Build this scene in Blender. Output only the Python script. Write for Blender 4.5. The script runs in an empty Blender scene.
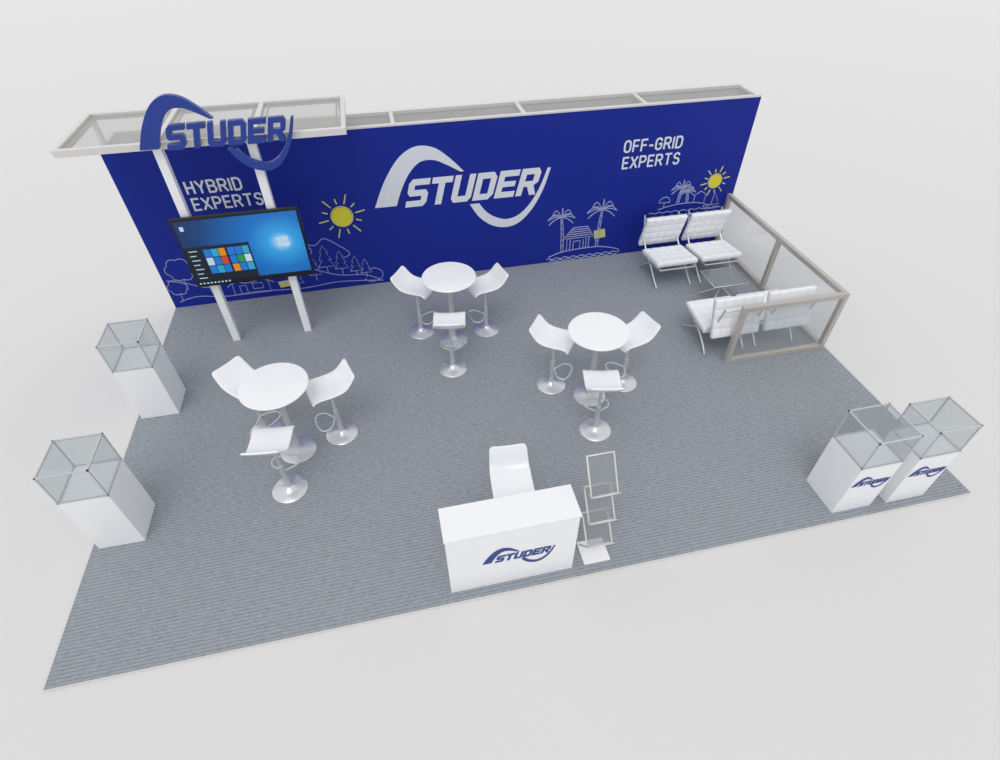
import bpy, bmesh, random
from math import *
from mathutils import Vector, Matrix
random.seed(3)
S=bpy.context.scene; COL=S.collection
W,D,HW=9.48,5.75,2.5
def lin(c):
    return tuple(((x/255)/12.92 if x/255<=.04045 else ((x/255+.055)/1.055)**2.4) for x in c)
def mat(name,rgb,rough=.5,metal=0.,spec=.5,noise=0.,emit=None,coat=0.):
    m=bpy.data.materials.new(name);m.use_nodes=True;nt=m.node_tree;b=nt.nodes['Principled BSDF']
    c=lin(rgb)+(1,)
    b.inputs['Base Color'].default_value=c
    b.inputs['Roughness'].default_value=rough;b.inputs['Metallic'].default_value=metal
    b.inputs['Specular IOR Level'].default_value=spec
    b.inputs['Coat Weight'].default_value=coat
    if noise:
        tc=nt.nodes.new('ShaderNodeTexCoord');n=nt.nodes.new('ShaderNodeTexNoise');n.inputs['Scale'].default_value=6
        r=nt.nodes.new('ShaderNodeValToRGB')
        r.color_ramp.elements[0].color=tuple(x*(1-noise) for x in c[:3])+(1,)
        r.color_ramp.elements[1].color=tuple(min(1,x*(1+noise)) for x in c[:3])+(1,)
        nt.links.new(tc.outputs['Object'],n.inputs['Vector']);nt.links.new(n.outputs['Fac'],r.inputs['Fac']);nt.links.new(r.outputs['Color'],b.inputs['Base Color'])
    if emit:
        b.inputs['Emission Color'].default_value=lin(emit[0])+(1,);b.inputs['Emission Strength'].default_value=emit[1]
    return m
def glass(name,rgb,op,rough=.05,refl=.35):
    m=bpy.data.materials.new(name);m.use_nodes=True;nt=m.node_tree;nt.nodes.clear()
    o=nt.nodes.new('ShaderNodeOutputMaterial');t=nt.nodes.new('ShaderNodeBsdfTransparent');t.inputs[0].default_value=(.95,.965,.97,1)
    d=nt.nodes.new('ShaderNodeBsdfDiffuse');d.inputs[0].default_value=lin(rgb)+(1,)
    g=nt.nodes.new('ShaderNodeBsdfGlossy');g.inputs['Roughness'].default_value=rough
    f=nt.nodes.new('ShaderNodeLayerWeight');f.inputs[0].default_value=.5
    pw=nt.nodes.new('ShaderNodeMath');pw.operation='POWER';pw.inputs[1].default_value=3
    ml=nt.nodes.new('ShaderNodeMath');ml.operation='MULTIPLY_ADD';ml.inputs[1].default_value=refl;ml.inputs[2].default_value=.04
    m1=nt.nodes.new('ShaderNodeMixShader');m1.inputs[0].default_value=op
    m2=nt.nodes.new('ShaderNodeMixShader')
    L=nt.links.new
    L(f.outputs['Facing'],pw.inputs[0]);L(pw.outputs[0],ml.inputs[0])
    L(t.outputs[0],m1.inputs[1]);L(d.outputs[0],m1.inputs[2]);L(ml.outputs[0],m2.inputs[0]);L(m1.outputs[0],m2.inputs[1]);L(g.outputs[0],m2.inputs[2]);L(m2.outputs[0],o.inputs[0])
    return m
M_white=mat('white_laminate',(246,247,249),.3,noise=.01)
M_seat=mat('white_gloss_plastic',(246,247,250),.2,coat=.3)
M_leather=mat('white_leather',(244,245,248),.4,noise=.01)
M_chrome=mat('polished_steel',(226,228,231),.32,.65)
M_steel=mat('brushed_steel',(208,210,213),.4,.5)
M_alu=mat('satin_aluminium',(222,220,217),.4,.2)
M_casealu=mat('case_profile_aluminium',(205,208,211),.35,.35)
M_taupe=mat('taupe_aluminium',(192,186,179),.4,.25)
M_blue=mat('blue_fabric_wall',(28,45,146),.6,spec=.15,noise=.05)
M_sblue=mat('blue_sign_letters',(22,56,148),.35)
M_lblue=mat('blue_vinyl_logo',(24,56,138),.4)
M_print=mat('white_print',(222,227,236),.6,spec=.2)
M_grayprint=mat('pale_line_print',(158,164,205),.6,spec=.2)
M_yellow=mat('yellow_print',(226,214,70),.6,spec=.2)
M_yline=mat('pale_yellow_line_print',(205,205,130),.6,spec=.2)
M_black=mat('black_plastic',(14,14,17),.3)
M_glass=glass('clear_glass',(200,203,205),.26)
M_cglass=glass('frosted_canopy_glass',(190,189,187),.55,.3,.2)
M_caseg=glass('showcase_glass',(158,168,174),.22)
M_mesh=glass('smoked_acrylic',(145,150,156),.55)

def addobj(name,me,m=None,parent=None,smooth=False):
    o=bpy.data.objects.new(name,me);COL.objects.link(o)
    if m: 
        me.materials.clear(); me.materials.append(m)
    if parent: o.parent=parent
    if smooth:
        for p in me.polygons:p.use_smooth=True
    return o
def empty(name,loc=(0,0,0),rz=0.):
    e=bpy.data.objects.new(name,None);COL.objects.link(e);e.location=loc;e.rotation_euler=(0,0,rz);e.empty_display_size=.1
    return e
def box(name,a,b,m,parent=None,bev=.004):
    bm=bmesh.new();bmesh.ops.create_cube(bm,size=1)
    for v in bm.verts: v.co=Vector([(a[i]+b[i])/2+v.co[i]*(b[i]-a[i]) for i in range(3)])
    if bev:
        bmesh.ops.bevel(bm,geom=bm.edges[:],offset=min(bev,min(abs(b[i]-a[i]) for i in range(3))*.3),segments=2,affect='EDGES',profile=.5)
    me=bpy.data.meshes.new(name);bm.to_mesh(me);bm.free()
    return addobj(name,me,m,parent)
def multibox(name,bs,m,parent=None,bev=.003):
    bm=bmesh.new()
    for a,b in bs:
        r=bmesh.ops.create_cube(bm,size=1);vs=r['verts']
        for v in vs: v.co=Vector([(a[i]+b[i])/2+v.co[i]*(b[i]-a[i]) for i in range(3)])
        es=list({e for v in vs for e in v.link_edges})
        if bev: bmesh.ops.bevel(bm,geom=es,offset=bev,segments=1,affect='EDGES')
    me=bpy.data.meshes.new(name);bm.to_mesh(me);bm.free()
    return addobj(name,me,m,parent)
def panes(name,bs,m,parent):
    vs=[];fs=[]
    for a,b in bs:
        ext=[b[i]-a[i] for i in range(3)];k=ext.index(min(ext));c=(a[k]+b[k])/2;i,j=[q for q in range(3) if q!=k]
        n=len(vs)
        for p,q in ((a[i],a[j]),(b[i],a[j]),(b[i],b[j]),(a[i],b[j])):
            v=[0,0,0];v[k]=c;v[i]=p;v[j]=q;vs.append(v)
        fs.append((n,n+1,n+2,n+3))
    me=bpy.data.meshes.new(name);me.from_pydata(vs,[],fs);me.update()
    return addobj(name,me,m,parent)
def lathe(name,prof,m,parent,n=48,loc=(0,0,0)):
    vs=[];fs=[]
    for r,z in prof:
        for i in range(n):
            a=2*pi*i/n;vs.append((r*cos(a)+loc[0],r*sin(a)+loc[1],z+loc[2]))
    k=len(prof)
    for j in range(k-1):
        for i in range(n):
            fs.append((j*n+i,j*n+(i+1)%n,(j+1)*n+(i+1)%n,(j+1)*n+i))
    fs.append(tuple(range(n))[::-1]);fs.append(tuple((k-1)*n+i for i in range(n)))
    me=bpy.data.meshes.new(name);me.from_pydata(vs,[],fs);me.update()
    o=addobj(name,me,m,parent,True)
    try: me.set_sharp_from_angle(angle=radians(35))
    except Exception: pass
    return o
def curve_to_mesh(name,cu,m,parent=None):
    t=bpy.data.objects.new(name+'_t',cu);COL.objects.link(t)
    dg=bpy.context.evaluated_depsgraph_get();dg.update()
    me=bpy.data.meshes.new_from_object(t.evaluated_get(dg));me.name=name
    bpy.data.objects.remove(t)
    return addobj(name,me,m,parent)
def tubes(name,paths,r,m,parent=None,cyc=False):
    cu=bpy.data.curves.new(name,'CURVE');cu.dimensions='3D';cu.bevel_depth=r;cu.bevel_resolution=3;cu.use_fill_caps=True
    for p in paths:
        s=cu.splines.new('POLY');s.points.add(len(p)-1)
        for i,q in enumerate(p): s.points[i].co=(*q,1)
        s.use_cyclic_u=cyc
    o=curve_to_mesh(name,cu,m,parent)
    for p in o.data.polygons:p.use_smooth=True
    return o
def fill2d(name,polys,ext,m,parent=None,bev=0):
    cu=bpy.data.curves.new(name,'CURVE');cu.dimensions='2D';cu.fill_mode='BOTH';cu.extrude=ext;cu.bevel_depth=bev
    for p in polys:
        s=cu.splines.new('POLY');s.points.add(len(p)-1)
        for i,q in enumerate(p): s.points[i].co=(q[0],q[1],0,1)
        s.use_cyclic_u=True
    return curve_to_mesh(name,cu,m,parent)
def cr(pts,n=8):
    out=[];P=[pts[0]]+list(pts)+[pts[-1]]
    for i in range(1,len(P)-2):
        for k in range(n):
            t=k/n;a,b,c,d=P[i-1:i+3]
            out.append(tuple(.5*((2*b[j])+(-a[j]+c[j])*t+(2*a[j]-5*b[j]+4*c[j]-d[j])*t*t+(-a[j]+3*b[j]-3*c[j]+d[j])*t**3) for j in range(len(a))))
    out.append(tuple(pts[-1]));return out
# ---------- logo (unit width) ----------
def logo_polys():
    P=[]
    arch=cr([(0,.2),(.07,.34),(.16,.46),(.255,.513),(.35,.5),(.43,.44),(.505,.36)])+cr([(.485,.36),(.42,.40),(.345,.435),(.27,.43),(.205,.37),(.155,.285),(.12,.2)])
    loop=cr([(.53,.165),(.58,.085),(.65,.025),(.735,0),(.82,.02),(.9,.1),(.96,.21),(1.0,.335)])+cr([(.982,.335),(.935,.215),(.875,.12),(.81,.065),(.74,.05),(.67,.075),(.62,.115),(.585,.165)])
    P+=[arch,loop]
    G={'S':[[(0,0),(.85,0),(1,.15),(1,.47),(.87,.61),(.3,.61),(.3,.78),(1,.78),(1,1),(.15,1),(0,.85),(0,.52),(.13,.39),(.7,.39),(.7,.22),(0,.22)]],
    'T':[[(.34,0),(.66,0),(.66,.78),(1,.78),(1,1),(0,1),(0,.78),(.34,.78)]],
    'U':[[(.15,0),(.85,0),(1,.15),(1,1),(.7,1),(.7,.22),(.3,.22),(.3,1),(0,1),(0,.15)]],
    'D':[[(0,0),(.8,0),(1,.18),(1,.82),(.8,1),(0,1)],[(.3,.22),(.3,.78),(.7,.78),(.7,.22)]],
    'E':[[(0,0),(1,0),(1,.22),(.3,.22),(.3,.4),(.92,.4),(.92,.6),(.3,.6),(.3,.78),(1,.78),(1,1),(0,1)]],
    'R':[[(0,0),(.3,0),(.3,.33),(.48,.33),(.72,0),(1.05,0),(.8,.36),(1,.48),(1,.85),(.85,1),(0,1)],[(.3,.53),(.3,.78),(.7,.78),(.7,.53)]]}
    x=.165;w=.114;h=.155
    for ch in 'STUDER':
        for c in G[ch]:
            P.append([(x+px*w+py*h*.28,.185+py*h) for px,py in c])
        x+=w+.012
    return P
def logo(name,loc,width,ext,m,parent=None):
    o=fill2d(name,[[(a*width,b*width) for a,b in p] for p in logo_polys()],ext,m,parent)
    o.rotation_euler=(pi/2,0,0);o.location=loc
    return o
# condensed technical lettering drawn as flat strokes, cell 0..w x 0..1
def glyph(ch):
    A=lambda cx,cy,rx,ry,a0,a1,n=8:[(cx+rx*cos(a0+(a1-a0)*i/n),cy+ry*sin(a0+(a1-a0)*i/n)) for i in range(n+1)]
    h=pi/2
    g={'H':[[(0,0),(0,1)],[(.56,0),(.56,1)],[(0,.5),(.56,.5)]],
    'Y':[[(0,1),(.3,.45),(.6,1)],[(.3,.45),(.3,0)]],
    'B':[[(0,.52),(.34,.52)]+A(.34,.76,.2,.24,-h,h)+[(0,1),(0,0),(.36,0)]+A(.36,.26,.22,.26,-h,h)],
    'R':[[(0,0),(0,1),(.34,1)]+A(.34,.74,.22,.26,h,-h)+[(0,.48)],[(.32,.48),(.58,0)]],
    'I':[[(0,0),(0,1)]],
    'D':[[(0,0),(0,1),(.26,1)]+A(.26,.7,.3,.3,h,0)+A(.26,.3,.3,.3,0,-h)+[(0,0)]],
    'E':[[(.5,0),(0,0),(0,1),(.5,1)],[(0,.5),(.44,.5)]],
    'X':[[(0,0),(.58,1)],[(0,1),(.58,0)]],
    'P':[[(0,0),(0,1),(.34,1)]+A(.34,.73,.22,.27,h,-h)+[(0,.46)]],
    'T':[[(0,1),(.6,1)],[(.3,1),(.3,0)]],
    'S':[A(.28,.76,.26,.24,.35,3*h)[:]+A(.28,.25,.27,.27,h,-pi+.3)],
    'O':[A(.28,.7,.28,.3,0,pi)+A(.28,.3,.28,.3,pi,2*pi)+[(.56,.7)]],
    'F':[[(0,0),(0,1),(.5,1)],[(0,.5),(.44,.5)]],
    '-':[[(0,.42),(.32,.42)]],
    'G':[A(.28,.7,.28,.3,.3,pi)+A(.28,.3,.28,.3,pi,2*pi)+[(.56,.5),(.32,.5)]]}
    w={'I':0,'E':.5,'F':.5,'-':.32,'Y':.6,'T':.6,'X':.58,'R':.58,'B':.58}.get(ch,.56)
    return g[ch],w
def text(name,s,loc,cap,m,parent,wx=1.0):
    st=.088*cap;vs=[];fs=[];x=0
    def quad(p,q):
        d=Vector((q[0]-p[0],q[1]-p[1]))
        if d.length<1e-6:return
        d.normalize();n=Vector((-d.y,d.x))*st;e=d*st*.55
        a=Vector(p)-e;b=Vector(q)+e;k=len(vs);y=-.00006*(k//4%60)   # layered strokes, never coplanar
        for v in (a-n,b-n,b+n,a+n): vs.append((v.x,y,v.y))
        fs.append((k,k+1,k+2,k+3))
    for ch in s:
        g,w=glyph(ch)
        for pl in g:
            for p,q in zip(pl,pl[1:]):
                quad(((x+p[0]*wx)*cap,p[1]*cap),((x+q[0]*wx)*cap,q[1]*cap))
        x+=w*wx+.30
    me=bpy.data.meshes.new(name);me.from_pydata(vs,[],fs);me.update()
    o=addobj(name,me,m,parent);o.location=loc
    return o

# ---------- ground + carpet ----------
gm=mat('studio_ground',(223,222,222),.22,spec=.4)
bm=bmesh.new();bmesh.ops.create_grid(bm,x_segments=8,y_segments=8,size=60)
me=bpy.data.meshes.new('floor');bm.to_mesh(me);bm.free();fl=addobj('floor',me,gm);fl.location=(4.7,10,-.03)
cm=bpy.data.materials.new('ribbed_grey_carpet');cm.use_nodes=True;nt=cm.node_tree;b=nt.nodes['Principled BSDF'];b.inputs['Roughness'].default_value=.9;b.inputs['Specular IOR Level'].default_value=.15
N=nt.nodes.new;L=nt.links.new
tc=N('ShaderNodeTexCoord');mp=N('ShaderNodeMapping');mp.inputs['Scale'].default_value=(.6,1,1)
wv=N('ShaderNodeTexWave');wv.wave_type='BANDS';wv.bands_direction='Y';wv.wave_profile='SIN';wv.inputs['Scale'].default_value=8.6;wv.inputs['Distortion'].default_value=3.0;wv.inputs['Detail'].default_value=4;wv.inputs['Detail Scale'].default_value=5
ns=N('ShaderNodeTexNoise');ns.inputs['Scale'].default_value=30;ns.inputs['Detail'].default_value=6;ns.inputs['Roughness'].default_value=.8
mp2=N('ShaderNodeMapping');mp2.inputs['Scale'].default_value=(.5,1.8,1)
r1=N('ShaderNodeValToRGB');r1.color_ramp.elements[0].position=.0;r1.color_ramp.elements[0].color=lin((138,144,150))+(1,);r1.color_ramp.elements[1].position=.55;r1.color_ramp.elements[1].color=lin((159,165,172))+(1,)
r2=N('ShaderNodeValToRGB');r2.color_ramp.elements[0].position=.3;r2.color_ramp.elements[0].color=(.75,.75,.75,1);r2.color_ramp.elements[1].position=.7;r2.color_ramp.elements[1].color=(1.16,1.16,1.16,1)
mx=N('ShaderNodeMix');mx.data_type='RGBA';mx.blend_type='MULTIPLY';mx.inputs['Factor'].default_value=1
L(tc.outputs['Object'],mp.inputs[0]);L(mp.outputs[0],wv.inputs[0]);L(tc.outputs['Object'],mp2.inputs[0]);L(mp2.outputs[0],ns.inputs[0])
L(wv.outputs['Fac'],r1.inputs[0]);L(ns.outputs['Fac'],r2.inputs[0]);L(r1.outputs[0],mx.inputs[6]);L(r2.outputs[0],mx.inputs[7]);L(mx.outputs[2],b.inputs['Base Color'])
bp=N('ShaderNodeBump');bp.inputs['Strength'].default_value=.15;bp.inputs['Distance'].default_value=.003;L(wv.outputs['Fac'],bp.inputs['Height']);L(bp.outputs[0],b.inputs['Normal'])
B=D+.62
box('floor_carpet',(0,0,-.03),(W,B,0),cm,bev=0)
multibox('trim_1',[((-.010,0,-.03),(0,B,.002)),((0,-.008,-.03),(W,0,.001)),((W,0,-.03),(W+.008,B,.002))],M_alu,bev=0)

# ---------- back wall ----------
wall=box('wall_back',(0,D,0),(W,D+.04,HW),M_blue,bev=0)
fr=[]
for x in [0,1.9,3.8,5.7,7.6,W]:
    x0=min(max(x-.03,0),W-.06)
    fr.append(((x0,D+.04,HW-.06),(x0+.06,B,HW+.02)));fr.append(((x0,B-.06,0),(x0+.06,B,HW)))
fr+=[((0,B-.06,HW-.06),(W,B,HW+.03)),((0,D+.001,HW),(W,D+.055,HW+.03)),((0,B-.06,0),(W,B,.06)),((0,D+.05,HW-.14),(W,D+.09,HW-.10))]
multibox('truss_frame',fr,M_alu,wall,bev=.003)
panes('truss_glass',[((0,D+.05,HW-.02),(W,B-.06,HW-.019))],M_cglass,wall)
box('back_panel',(0.0,B-.07,0),(W,B-.061,HW-.06),M_white,wall,bev=0)
multibox('end_panel',[((0,D+.04,0),(.01,B-.07,HW-.06)),((W-.01,D+.04,0),(W,B-.07,HW-.06))],M_white,wall,bev=0)
Y=D-.004
logo('wall_logo',(3.36,Y,.78),2.77,.003,M_print,wall)
text('text_hybrid','HYBRID',(.85,Y,1.82),.165,M_print,wall)
text('text_experts','EXPERTS',(.86,Y,1.575),.165,M_print,wall)
text('text_offgrid','OFF-GRID',(7.32,Y,1.835),.17,M_print,wall)
text('text_experts_b','EXPERTS',(7.33,Y,1.575),.17,M_print,wall)
def circ(cx,cz,r,n=28,a0=0,a1=2*pi):
    return [(cx+r*cos(a0+(a1-a0)*i/n),cz+r*sin(a0+(a1-a0)*i/n)) for i in range(n+1)]
def lines(name,ps,m,r=.008):
    return tubes(name,[[(x,Y+.004,z) for x,z in p] for p in ps],r,m,wall)
def disc(name,polys,m,dy=0):
    o=fill2d(name,polys,.002,m,wall);o.rotation_euler=(pi/2,0,0);o.location=(0,Y+dy,0);return o
for cx,cz,r,R1,R2 in [(2.85,1.25,.15,.21,.36),(9.06,1.2,.11,.155,.26)]:
    disc('sun_disc',[circ(cx,cz,r)[:-1]],M_yellow)
    lines('sun_rim',[circ(cx,cz,r+.012)],M_yline,.009)
    lines('sun_rays',[[(cx+R1*cos(a),cz+R1*sin(a)),(cx+(R2 if k%2==0 else R2*.82)*cos(a),cz+(R2 if k%2==0 else R2*.82)*sin(a))] for k,a in enumerate([2*pi*i/12+.2 for i in range(12)])],M_yline,.011)
def wavy(x0,x1,z,amp,n):
    return [(x0+(x1-x0)*i/(n*8),z+amp*sin(2*pi*i/8)) for i in range(n*8+1)]
def palm(x,z,h,lean,s):
    P=[];top=(x+lean,z+h)
    for o_ in (-.02,.02): P.append(cr([(x+o_,z),(x+lean*.3+o_,z+h*.5),(top[0]+o_*.6,top[1])],5))
    for k in range(1,6): P.append([(x+lean*k/6-.02,z+h*k/6),(x+lean*k/6+.02,z+h*k/6+.01)])
    for a in (-.5,.15,.8,1.5,2.3,3.0,3.6):
        dx,dz=cos(a)*s,sin(a)*s*.6
        P.append(cr([top,(top[0]+dx*.6,top[1]+dz+.07*s),(top[0]+dx,top[1]+dz-.25*s)],5))
        P.append(cr([top,(top[0]+dx*.5,top[1]+dz*.5-.02*s),(top[0]+dx,top[1]+dz-.25*s)],5))
    return P
def pine(x,z,h,w):
    return [[(x,z),(x,z+h*.25)],[(x-w,z+h*.25),(x+w,z+h*.25),(x+w*.4,z+h*.5),(x+w*.75,z+h*.5),(x+w*.3,z+h*.75),(x+w*.5,z+h*.75),(x,z+h),(x-w*.5,z+h*.75),(x-w*.3,z+h*.75),(x-w*.75,z+h*.5),(x-w*.4,z+h*.5),(x-w,z+h*.25)]]
def cloudtree(x,z,s,h):
    P=[[(x,z),(x,z+h)]];c=[]
    for i in range(6):
        a=2*pi*i/6;c+=circ(x+s*.6*cos(a),z+h+s*.8+s*.55*sin(a),s*.45,7,a-1.2,a+1.2)
    c.append(c[0]);P.append(c);return P
lines('island_drawing',[wavy(6.15,7.5,.06,.012,9),wavy(6.2,7.45,.02,.012,8),cr([(6.18,.1),(6.4,.17),(6.7,.2),(7.1,.2),(7.4,.13),(7.5,.08)])]
 +palm(6.42,.18,.66,-.05,.24)+palm(7.05,.2,.70,.03,.27)
 +[[(6.5,.2),(6.5,.42),(6.42,.42),(6.6,.62),(6.85,.62),(6.98,.42),(6.5,.42)],[(6.9,.42),(6.9,.2)],[(6.62,.2),(6.62,.36),(6.74,.36),(6.74,.2)],[(6.46,.46),(6.95,.46)],[(6.5,.5),(6.93,.5)],[(6.54,.54),(6.9,.54)],[(6.57,.58),(6.88,.58)],[(6.8,.2),(6.8,.38)],[(6.85,.2),(6.85,.4)],[(6.56,.2),(6.56,.4)]],M_grayprint,.0088)
disc('solar_panel_drawing',[[(7.0,.36),(7.2,.38),(7.17,.54),(6.97,.52)]],M_yline,.001)
lines('solar_panel_grid',[[(7.05,.37),(7.03,.52)],[(7.1,.37),(7.08,.53)],[(7.15,.38),(7.13,.53)],[(6.98,.45),(7.19,.47)]],M_sblue,.004)
P=[cr([(.05,.5),(.3,.42),(.6,.3),(.9,.38),(1.2,.3),(1.6,.42),(1.9,.5),(2.2,.42),(2.6,.25),(3.0,.2),(3.25,.08)]),
 cr([(.1,.1),(.4,.16),(.8,.1),(1.3,.12),(2.0,.08),(2.6,.12),(3.3,.05)]),
 cr([(2.0,.72),(2.15,.86),(2.35,.82),(2.5,.92),(2.7,.78),(2.85,.62),(2.75,.55)]),
 cr([(3.0,.12),(3.1,.05),(3.28,.1),(3.3,.22),(3.2,.3),(3.1,.28)])]
P+=cloudtree(.3,.3,.2,.2)+cloudtree(.16,.1,.14,.15)+cloudtree(2.1,.45,.17,.15)+cloudtree(.62,.2,.13,.12)
for x,z,h,w in [(2.45,.3,.5,.13),(2.68,.26,.42,.11),(2.9,.2,.36,.1),(2.25,.2,.4,.1),(3.05,.15,.34,.09),(1.95,.1,.34,.09)]: P+=pine(x,z,h,w)
P+=[[(.95,.1),(.95,.3),(1.2,.48),(1.5,.3),(1.5,.1),(.95,.1)],[(.87,.26),(1.2,.52),(1.58,.26)],[(1.05,.1),(1.05,.26),(1.15,.26),(1.15,.1)],[(1.25,.18),(1.4,.18),(1.4,.28),(1.25,.28),(1.25,.18)]]
lines('alpine_drawing',P,mat('dim_line_print',(142,149,198),.6,spec=.2),.008)
disc('solar_drawing',[[(1.66,.14),(1.86,.16),(1.84,.27),(1.64,.25)]],M_yline,.001)
P=[wavy(7.95,9.3,.72,.012,9),wavy(8.0,9.35,.64,.012,8),cr([(8.1,.78),(8.4,.84),(8.8,.84),(9.1,.76)])]+palm(8.45,.84,.3,.03,.2)+palm(8.62,.84,.22,-.03,.16)
P+=[circ(8.2,.9,.1,10,0,pi)+[(8.3,.9)],[(8.2,.9),(8.2,.8)],[(8.95,.76),(9.25,.78),(9.2,.70),(9.0,.70),(8.95,.76)],[(9.1,.78),(9.12,1.0),(9.22,.82)],[(8.75,.84),(8.75,.98),(8.85,1.04),(8.95,.98),(8.95,.82)]]
lines('beach_drawing',P,M_grayprint,.008)

# ---------- canopy with posts, TV and 3D sign ----------
can=empty('canopy',(0,0,0))
cx0,cx1,cy0,cy1,cz0,cz1=0.0,3.2,4.64,5.93,2.82,2.90
f=.055
bs=[((cx0,cy0,cz0),(cx1,cy0+f,cz1)),((cx0,cy1-f,cz0),(cx1,cy1,cz1)),((cx0,cy0+f,cz0),(cx0+f,cy1-f,cz1)),((cx1-f,cy0+f,cz0),(cx1,cy1-f,cz1))]
for x in (1.07,2.13): bs.append(((x-.03,cy0+f,cz0),(x+.03,cy1-f,cz1)))
multibox('canopy_frame',bs,M_alu,can)
ib=[]
for a,b_ in ((cx0+f,1.04),(1.10,2.10),(2.16,cx1-f)):
    x0,x1,y0,y1=a+.05,b_-.05,cy0+f+.05,cy1-f-.05
    ib+=[((x0,y0,cz0+.02),(x1,y0+.015,cz0+.045)),((x0,y1-.015,cz0+.02),(x1,y1,cz0+.045)),((x0,y0,cz0+.02),(x0+.015,y1,cz0+.045)),((x1-.015,y0,cz0+.02),(x1,y1,cz0+.045))]
multibox('canopy_inner_trim',ib,M_taupe,can,0)
multibox('canopy_support',[((x-.03,D+.1,HW+.02),(x+.03,D+.16,cz0)) for x in (.05,3.13)],M_alu,can)
panes('canopy_panes',[((a,cy0+f,cz0+.05),(b_,cy1-f,cz0+.051)) for a,b_ in ((cx0+f,1.04),(1.10,2.10),(2.16,cx1-f))],M_cglass,can)
for i,x in enumerate((1.06,2.09)):
    box('post_%d'%i,(x-.05,4.66,0),(x+.05,4.76,cz0),M_white,can,.006)
sg=empty('letter_sign',(0,0,0))
logo('letters',(.92,4.59,2.51),1.73,.032,M_sblue,sg)
multibox('sign_bracket',[((1.3,4.60,2.84),(1.33,4.639,2.87)),((2.2,4.60,2.84),(2.23,4.639,2.87))],M_alu,sg)
tv=empty('wall_mounted_television',(1.655,4.6,1.515));tv.scale=(.925,1,1)
box('bezel',(-.83,-.03,-.49),(.83,.03,.49),M_black,tv,.008)
box('mount',(-.68,.03,-.1),(.60,.059,.1),M_black,tv,.003)
sm=bpy.data.materials.new('tv_screen');sm.use_nodes=True;nt=sm.node_tree;b=nt.nodes['Principled BSDF'];N=nt.nodes.new;L=nt.links.new
tc=N('ShaderNodeTexCoord');gr=N('ShaderNodeTexGradient');gr.gradient_type='SPHERICAL';mp=N('ShaderNodeMapping');mp.inputs['Location'].default_value=(-.33,0,-.04);mp.inputs['Scale'].default_value=(.66,1,.8)
r=N('ShaderNodeValToRGB');e=r.color_ramp.elements;e[0].position=0.0;e[0].color=lin((4,30,66))+(1,);e[1].position=1;e[1].color=lin((190,232,252))+(1,)
x=e.new(.3);x.color=lin((6,58,118))+(1,);x=e.new(.7);x.color=lin((16,112,195))+(1,);x=e.new(.88);x.color=lin((50,160,225))+(1,)
L(tc.outputs['Object'],mp.inputs[0]);L(mp.outputs[0],gr.inputs[0]);L(gr.outputs[0],r.inputs[0]);L(r.outputs[0],b.inputs['Emission Color']);b.inputs['Emission Strength'].default_value=.9;b.inputs['Base Color'].default_value=(.005,.01,.02,1);b.inputs['Roughness'].default_value=.25
box('screen',(-.80,-.034,-.455),(.80,-.028,.46),sm,tv,0)
def emat(n,c): return mat(n,(5,5,8),.4,emit=(c,.9))
E={'d':emat('ui_dark',(12,26,42)),'b':emat('ui_blue',(20,120,215)),'g':emat('ui_green',(30,150,80)),'r':emat('ui_red',(205,70,50)),'o':emat('ui_orange',(220,140,30)),'w':emat('ui_pale',(190,215,235)),'c':emat('ui_cyan',(40,165,200)),'k':emat('ui_taskbar',(6,9,16))}
box('taskbar',(-.80,-.0355,-.455),(.80,-.0345,-.415),E['k'],tv,0)
box('start_menu',(-.80,-.0355,-.415),(.06,-.0345,.10),E['d'],tv,0)
multibox('menu_lines',[((-.75,-.0365,-.36+i*.066),(-.64-.03*(i%2),-.0355,-.348+i*.066)) for i in range(7)],E['w'],tv,0)
multibox('taskbar_icons',[((-.78+i*.05,-.0365,-.445),(-.755+i*.05,-.0355,-.425)) for i in range(9)],E['w'],tv,0)
cols='bcbobcwbrbgwbcobbcbbbrbc';k=0
for j in range(3):
    for i in range(6):
        x0=-.56+i*.098+(.02 if i>2 else 0);z0=-.30+j*.122
        box('tile_%d'%k,(x0,-.0370,z0),(x0+.088,-.0356,z0+.110),E[cols[k]],tv,0);k+=1
multibox('window_beam',[((.44,-.0357,-.01),(.50,-.0347,.05)),((.51,-.0357,-.02),(.60,-.0347,.05)),((.44,-.0357,.06),(.50,-.0347,.12)),((.51,-.0357,.06),(.60,-.0347,.13))],E['w'],tv,0)
multibox('desktop_icon',[((-.74,-.0357,.33),(-.69,-.0347,.39))],E['w'],tv,0)

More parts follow.
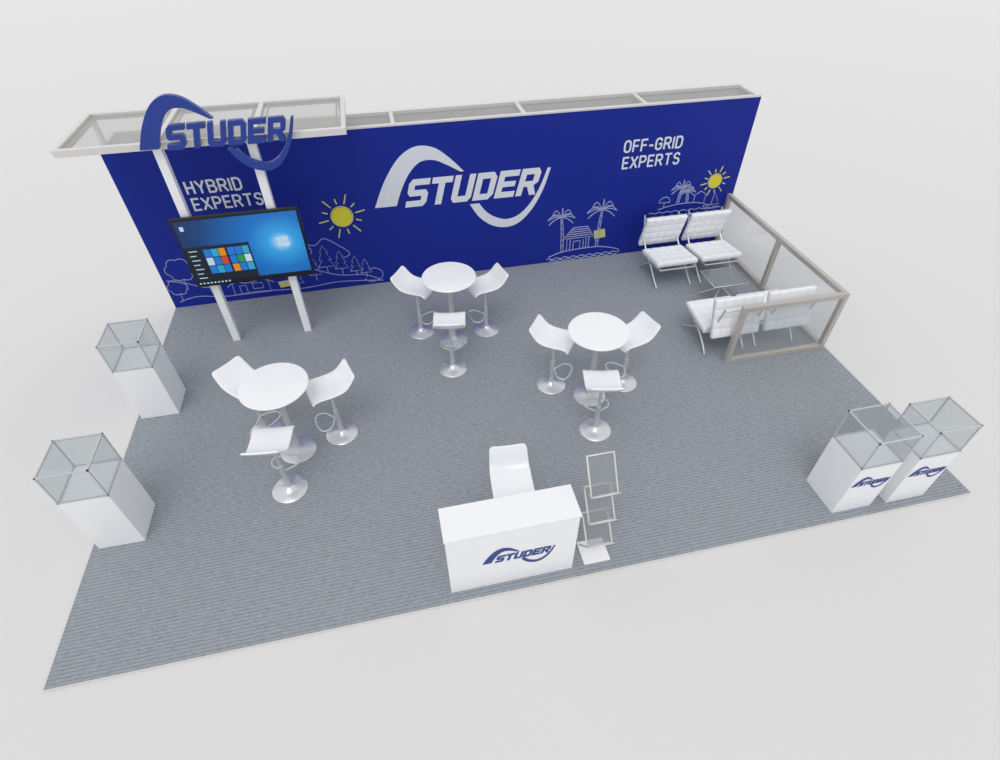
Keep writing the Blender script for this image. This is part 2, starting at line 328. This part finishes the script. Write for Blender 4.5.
# ---------- furniture ----------
def bar_table(x,y):
    e=empty('bar_table',(x,y,0))
    lathe('table_top',[(.01,1.068),(.345,1.068),(.362,1.072),(.37,1.082),(.37,1.09),(.362,1.099),(.35,1.1),(.01,1.1)],M_seat,e,64)
    lathe('hub',[(.05,1.0),(.06,1.05),(.09,1.067),(.02,1.068)],M_chrome,e)
    lathe('column',[(.036,.02),(.036,1.03)],M_steel,e,24)
    lathe('base',[(.21,0),(.212,.008),(.20,.016),(.10,.024),(.05,.04),(.038,.07)],M_chrome,e)
def swoosh(parent,z,w=.43,back=.19):
    prof=cr([(.235,-.045),(.22,-.012),(.16,.004),(.05,-.002),(-.06,.002),(-.145,.025),(-.205,.075),(-.25,back*.72),(-.285,back)],4)
    n=len(prof);vs=[];fs=[];K=8;nrm=[]
    for i in range(n):
        a=prof[max(i-1,0)];c=prof[min(i+1,n-1)];d=Vector((c[0]-a[0],c[1]-a[1])).normalized();nrm.append((-d.y,d.x) )
    for side in (0,1):
        for i,(py,pz) in enumerate(prof):
            t=i/(n-1);ww=w/2*(1-.10*max(0,(t-.5)*2)**1.5)
            edge=min(t,1-t)
            if edge<.08: ww-= .03*(1-edge/.08)**2
            for k in range(K+1):
                u=-1+2*k/K
                dz=.018*u*u*(1 if .12<t<.9 else .5)
                off=(-.012 if side else .012)
                ny,nz=nrm[i]
                vs.append((u*ww,py-ny*off,pz-nz*off+dz))
    row=K+1;sN=n*row
    for i in range(n-1):
        for k in range(K):
            a=i*row+k;fs.append((a,a+1,a+row+1,a+row));fs.append((sN+a,sN+a+row,sN+a+row+1,sN+a+1))
    for i in range(n-1):
        a=i*row;fs.append((a,a+row,sN+a+row,sN+a));a=i*row+K;fs.append((a,sN+a,sN+a+row,a+row))
    for k in range(K):
        fs.append((k,sN+k,sN+k+1,k+1));a=(n-1)*row+k;fs.append((a,a+1,sN+a+1,sN+a))
    me=bpy.data.meshes.new('seat_shell');me.from_pydata([(a,b_,c+z) for a,b_,c in vs],[],fs);me.update()
    bm=bmesh.new();bm.from_mesh(me);bmesh.ops.recalc_face_normals(bm,faces=bm.faces[:]);bm.to_mesh(me);bm.free()
    o=addobj('seat_shell',me,M_seat,parent,True);s=o.modifiers.new('s','SUBSURF');s.levels=1;s.render_levels=1
    return o
def bar_stool(x,y,tx,ty,h=.80,ang=None,back=.185):
    rz=atan2(ty-y,tx-x)-pi/2 if ang is None else ang
    e=empty('bar_stool',(x,y,0),rz)
    swoosh(e,h,back=back)
    lathe('base',[(.195,0),(.197,.008),(.185,.016),(.12,.03),(.06,.05),(.036,.075)],M_chrome,e)
    lathe('gas_lift_sleeve',[(.030,.05),(.030,.42)],M_steel,e,20)
    lathe('piston',[(.019,.4),(.019,h-.03)],M_chrome,e,20)
    lathe('seat_mount',[(.03,h-.07),(.05,h-.04),(.10,h-.018),(.02,h-.012)],M_steel,e,24)
    z=.30
    tubes('footrest',[cr([(0,.03,z),(.06,.06,z),(.14,.12,z),(.15,.20,z),(.10,.24,z),(0,.25,z),(-.10,.24,z),(-.15,.20,z),(-.14,.12,z),(-.06,.06,z),(0,.03,z)],5)],.010,M_chrome,e)
    tubes('lever',[[(.02,0,h-.045),(.17,.02,h-.06)]],.006,M_chrome,e)
    return e
for tx,ty,st in [(4.22,3.99,[(3.77,4.28),(4.74,4.12),(4.11,3.35)]),(5.80,2.42,[(5.36,2.73),(6.32,2.56),(5.67,1.82)]),(2.05,2.29,[(1.64,2.70),(2.57,2.45),(1.98,1.72)])]:
    bar_table(tx,ty)
    for s in st: bar_stool(s[0],s[1],tx,ty)
bar_stool(4.36,.83,4.28,-.2,h=.60,back=.25)

# counter
ct=empty('reception_counter',(0,0,0))
box('body',(3.59,.10,0),(4.82,.43,.93),M_white,ct,.004)
box('top',(3.578,.088,.93),(4.832,.442,.955),M_white,ct,.004)
logo('counter_logo',(3.91,.097,.29),.70,.002,M_lblue,ct)

# showcases
def showcase(x0,y0,x1,y1,lg,T=1.2):
    e=empty('glass_display_case',(0,0,0));H=T-.4;t=.014
    box('pedestal',(x0,y0,0),(x1,y1,H),M_white,e,.004)
    if lg: logo('case_logo',(x0+.02,y0-.003,.38),.44,.002,M_lblue,e)
    fr=[]
    for (a,b_) in [(x0,y0),(x1-t,y0),(x0,y1-t),(x1-t,y1-t)]: fr.append(((a,b_,H),(a+t,b_+t,T)))
    for z in (H,T-t):
        fr+=[((x0,y0,z),(x1,y0+t,z+t)),((x0,y1-t,z),(x1,y1,z+t)),((x0,y0,z),(x0+t,y1,z+t)),((x1-t,y0,z),(x1,y1,z+t))]
    multibox('frame',fr,M_casealu,e,0)
    g=.004
    panes('glass_panes',[((x0+t,y0+.003,H+t),(x1-t,y0+.003+g,T-t)),((x0+t,y1-.003-g,H+t),(x1-t,y1-.003,T-t)),((x0+.003,y0+t,H+t),(x0+.003+g,y1-t,T-t)),((x1-.003-g,y0+t,H+t),(x1-.003,y1-t,T-t)),((x0+t,y0+t,T-.006),(x1-t,y1-t,T-.002))],M_caseg,e)
showcase(.07,1.37,.52,1.84,False)
showcase(.06,3.26,.51,3.72,False)
showcase(7.78,.10,8.26,.56,True,1.16)
showcase(8.45,.09,8.93,.51,True,1.16)

# meeting partitions
gp=empty('glass_partition',(0,0,0));HP=.95;px0,px1,py=7.88,9.44,2.6;t=.07
bs=[]
for x in (px0,px1-t): bs.append(((x,py,0),(x+t,py+t,HP)))
for y in (4.15,D-t): bs.append(((px1-t,y,0),(px1,y+t-.001,HP)))
for z in (.0,HP-t):
    bs+=[((px0+t,py,z),(px1-t,py+t,z+t)),((px1-t,py+t,z),(px1,4.15,z+t)),((px1-t,4.15+t,z),(px1,D-t,z+t))]
multibox('frame',bs,M_taupe,gp,.003)
panes('glass_panes',[((px0+t,py+.03,t),(px1-t,py+.038,HP-t)),((px1-.04,py+t,t),(px1-.032,4.15,HP-t)),((px1-.04,4.15+t,t),(px1-.032,D-t,HP-t))],M_glass,gp)

# lounge chairs
def cushion(name,w,d,th,nx,ny,parent,rot,loc):
    K=8;X=nx*K;Yn=ny*K;vs=[];fs=[]
    def hh(u,v):
        a=abs(2*((u*nx)%1)-1) if 0<u<1 else 1;b=abs(2*((v*ny)%1)-1) if 0<v<1 else 1
        return 1-.30*max(a,b)**5-.08*(a*b)**3
    for s in (1,-1):
        for j in range(Yn+1):
            for i in range(X+1):
                u,v=i/X,j/Yn
                vs.append(((u-.5)*w,(v-.5)*d,s*th/2*hh(u,v)))
    R_=X+1;T=R_*(Yn+1)
    for j in range(Yn):
        for i in range(X):
            a=j*R_+i;fs.append((a,a+1,a+R_+1,a+R_));fs.append((T+a,T+a+R_,T+a+R_+1,T+a+1))
    for i in range(X):
        fs.append((i,T+i,T+i+1,i+1));a=Yn*R_+i;fs.append((a,a+1,T+a+1,T+a))
    for j in range(Yn):
        a=j*R_;fs.append((a,a+R_,T+a+R_,T+a));a=j*R_+X;fs.append((a,T+a,T+a+R_,a+R_))
    me=bpy.data.meshes.new(name);me.from_pydata(vs,[],fs);me.update()
    bm=bmesh.new();bm.from_mesh(me);bmesh.ops.recalc_face_normals(bm,faces=bm.faces[:]);bm.to_mesh(me);bm.free()
    o=addobj(name,me,M_leather,parent,True);o.rotation_euler=(rot,0,0);o.location=loc
    return o
def lounge_chair(x,y,rz,w=.70):
    e=empty('tufted_lounge_chair',(x,y,0),rz)
    cushion('seat_cushion',w,.60,.10,5,4,e,radians(7),(0,.03,.40))
    cushion('back_cushion',w,.56,.09,5,4,e,radians(-106),(0,-.375,.66))
    for s in (-1,1):
        X=s*(w/2-.05)
        tubes('side_frame',[cr([(X,.36,.014),(X,.22,.10),(X,-.02,.27),(X,-.24,.40),(X,-.38,.54),(X,-.50,.90)],6),
                            cr([(X,-.36,.014),(X,-.26,.12),(X,-.08,.24),(X,.12,.31),(X,.34,.36)],6)],.014,M_chrome,e)
    tubes('cross_bars',[[(-w/2+.05,.34,.345),(w/2-.05,.34,.345)],[(-w/2+.05,-.24,.36),(w/2-.05,-.24,.36)],[(-w/2+.05,-.48,.84),(w/2-.05,-.48,.84)]],.012,M_chrome,e)
lounge_chair(8.00,4.90,pi);lounge_chair(8.79,4.90,pi)
lounge_chair(7.98,3.20,0);lounge_chair(8.78,3.20,0)
tb=empty('glass_coffee_table',(8.55,4.08,0))
box('glass_top',(-.28,-.24,.40),(.28,.24,.415),M_mesh,tb,.003)
tubes('rim',[[(-.28,-.24,.407),(.28,-.24,.407),(.28,.24,.407),(-.28,.24,.407)]],.008,M_chrome,tb,cyc=True)
tubes('cross_legs',[cr([(s*.24,-.2,.012),(s*.04,-.03,.2),(s*.04,.03,.2),(s*.24,.2,.39)],6) for s in (-1,1)]+[cr([(s*.24,.2,.012),(s*.04,.03,.19),(s*.04,-.03,.21),(s*.24,-.2,.39)],6) for s in (-1,1)],.012,M_chrome,tb)

# brochure rack
br=empty('brochure_rack',(5.10,.25,0),0)
box('base_plate',(-.15,-.15,0),(.13,.11,.015),M_white,br,.004)
w=.13
T3=[((-.10,.26),(.13,.52)),((-.05,.60),(.18,.88)),((0,.96),(.23,1.28))]
sup=[]
for s in (-w,w):
    sup.append([(s,.08,.015)]+[(s,p[0],p[1]) for t_ in T3 for p in t_])
tubes('zigzag_frame',sup,.009,M_alu,br)
for i,(a,b_) in enumerate(T3):
    me=bpy.data.meshes.new('tray');me.from_pydata([(-w,a[0],a[1]),(w,a[0],a[1]),(w,b_[0],b_[1]),(-w,b_[0],b_[1])],[],[(0,1,2,3)])
    addobj('tray_panel_%d'%i,me,M_mesh,br)
    tubes('tray_frame_%d'%i,[[(-w,a[0],a[1]),(w,a[0],a[1]),(w,b_[0],b_[1]),(-w,b_[0],b_[1])]],.011,M_alu,br,cyc=True)
    tubes('tray_lip_%d'%i,[[(-w,a[0],a[1]),(-w,a[0]-.04,a[1]+.05),(w,a[0]-.04,a[1]+.05),(w,a[0],a[1])]],.007,M_alu,br)

# ---------- lights / world ----------
wd=bpy.data.worlds.new('World');S.world=wd;wd.use_nodes=True;nt=wd.node_tree;bg=nt.nodes['Background'];bg.inputs[1].default_value=.86
tc=nt.nodes.new('ShaderNodeTexCoord');sx=nt.nodes.new('ShaderNodeSeparateXYZ');r=nt.nodes.new('ShaderNodeValToRGB')
r.color_ramp.elements[0].position=0;r.color_ramp.elements[0].color=(1.12,1.12,1.12,1);r.color_ramp.elements[1].position=.8;r.color_ramp.elements[1].color=(.84,.845,.855,1)
nt.links.new(tc.outputs['Generated'],sx.inputs[0]);nt.links.new(sx.outputs['Z'],r.inputs[0]);nt.links.new(r.outputs[0],bg.inputs[0])
def light(name,typ,loc,rot,en,**k):
    l=bpy.data.lights.new(name,typ);l.energy=en
    for a,v in k.items(): setattr(l,a,v)
    o=bpy.data.objects.new(name,l);COL.objects.link(o);o.location=loc;o.rotation_euler=rot;return o
light('sun_key','SUN',(0,0,10),(radians(28),radians(-12),0),.80,angle=radians(35))

# ---------- camera ----------
yaw,pitch,roll=.2111,.755,-.0065
fw=Vector((sin(yaw)*cos(pitch),cos(yaw)*cos(pitch),-sin(pitch)));rt=Vector((cos(yaw),-sin(yaw),0));up=rt.cross(fw)
r2=rt*cos(roll)+up*sin(roll);u2=-rt*sin(roll)+up*cos(roll)
cd=bpy.data.cameras.new('camera');cd.sensor_width=36;cd.lens=557.94*36/1000;cd.clip_end=500
co=bpy.data.objects.new('camera',cd);COL.objects.link(co)
mtx=Matrix((r2,u2,-fw)).transposed().to_4x4();mtx.translation=Vector((3.5319,-2.4929,5.2562));co.matrix_world=mtx
S.camera=co
S.view_settings.view_transform='Standard';S.view_settings.look='None'
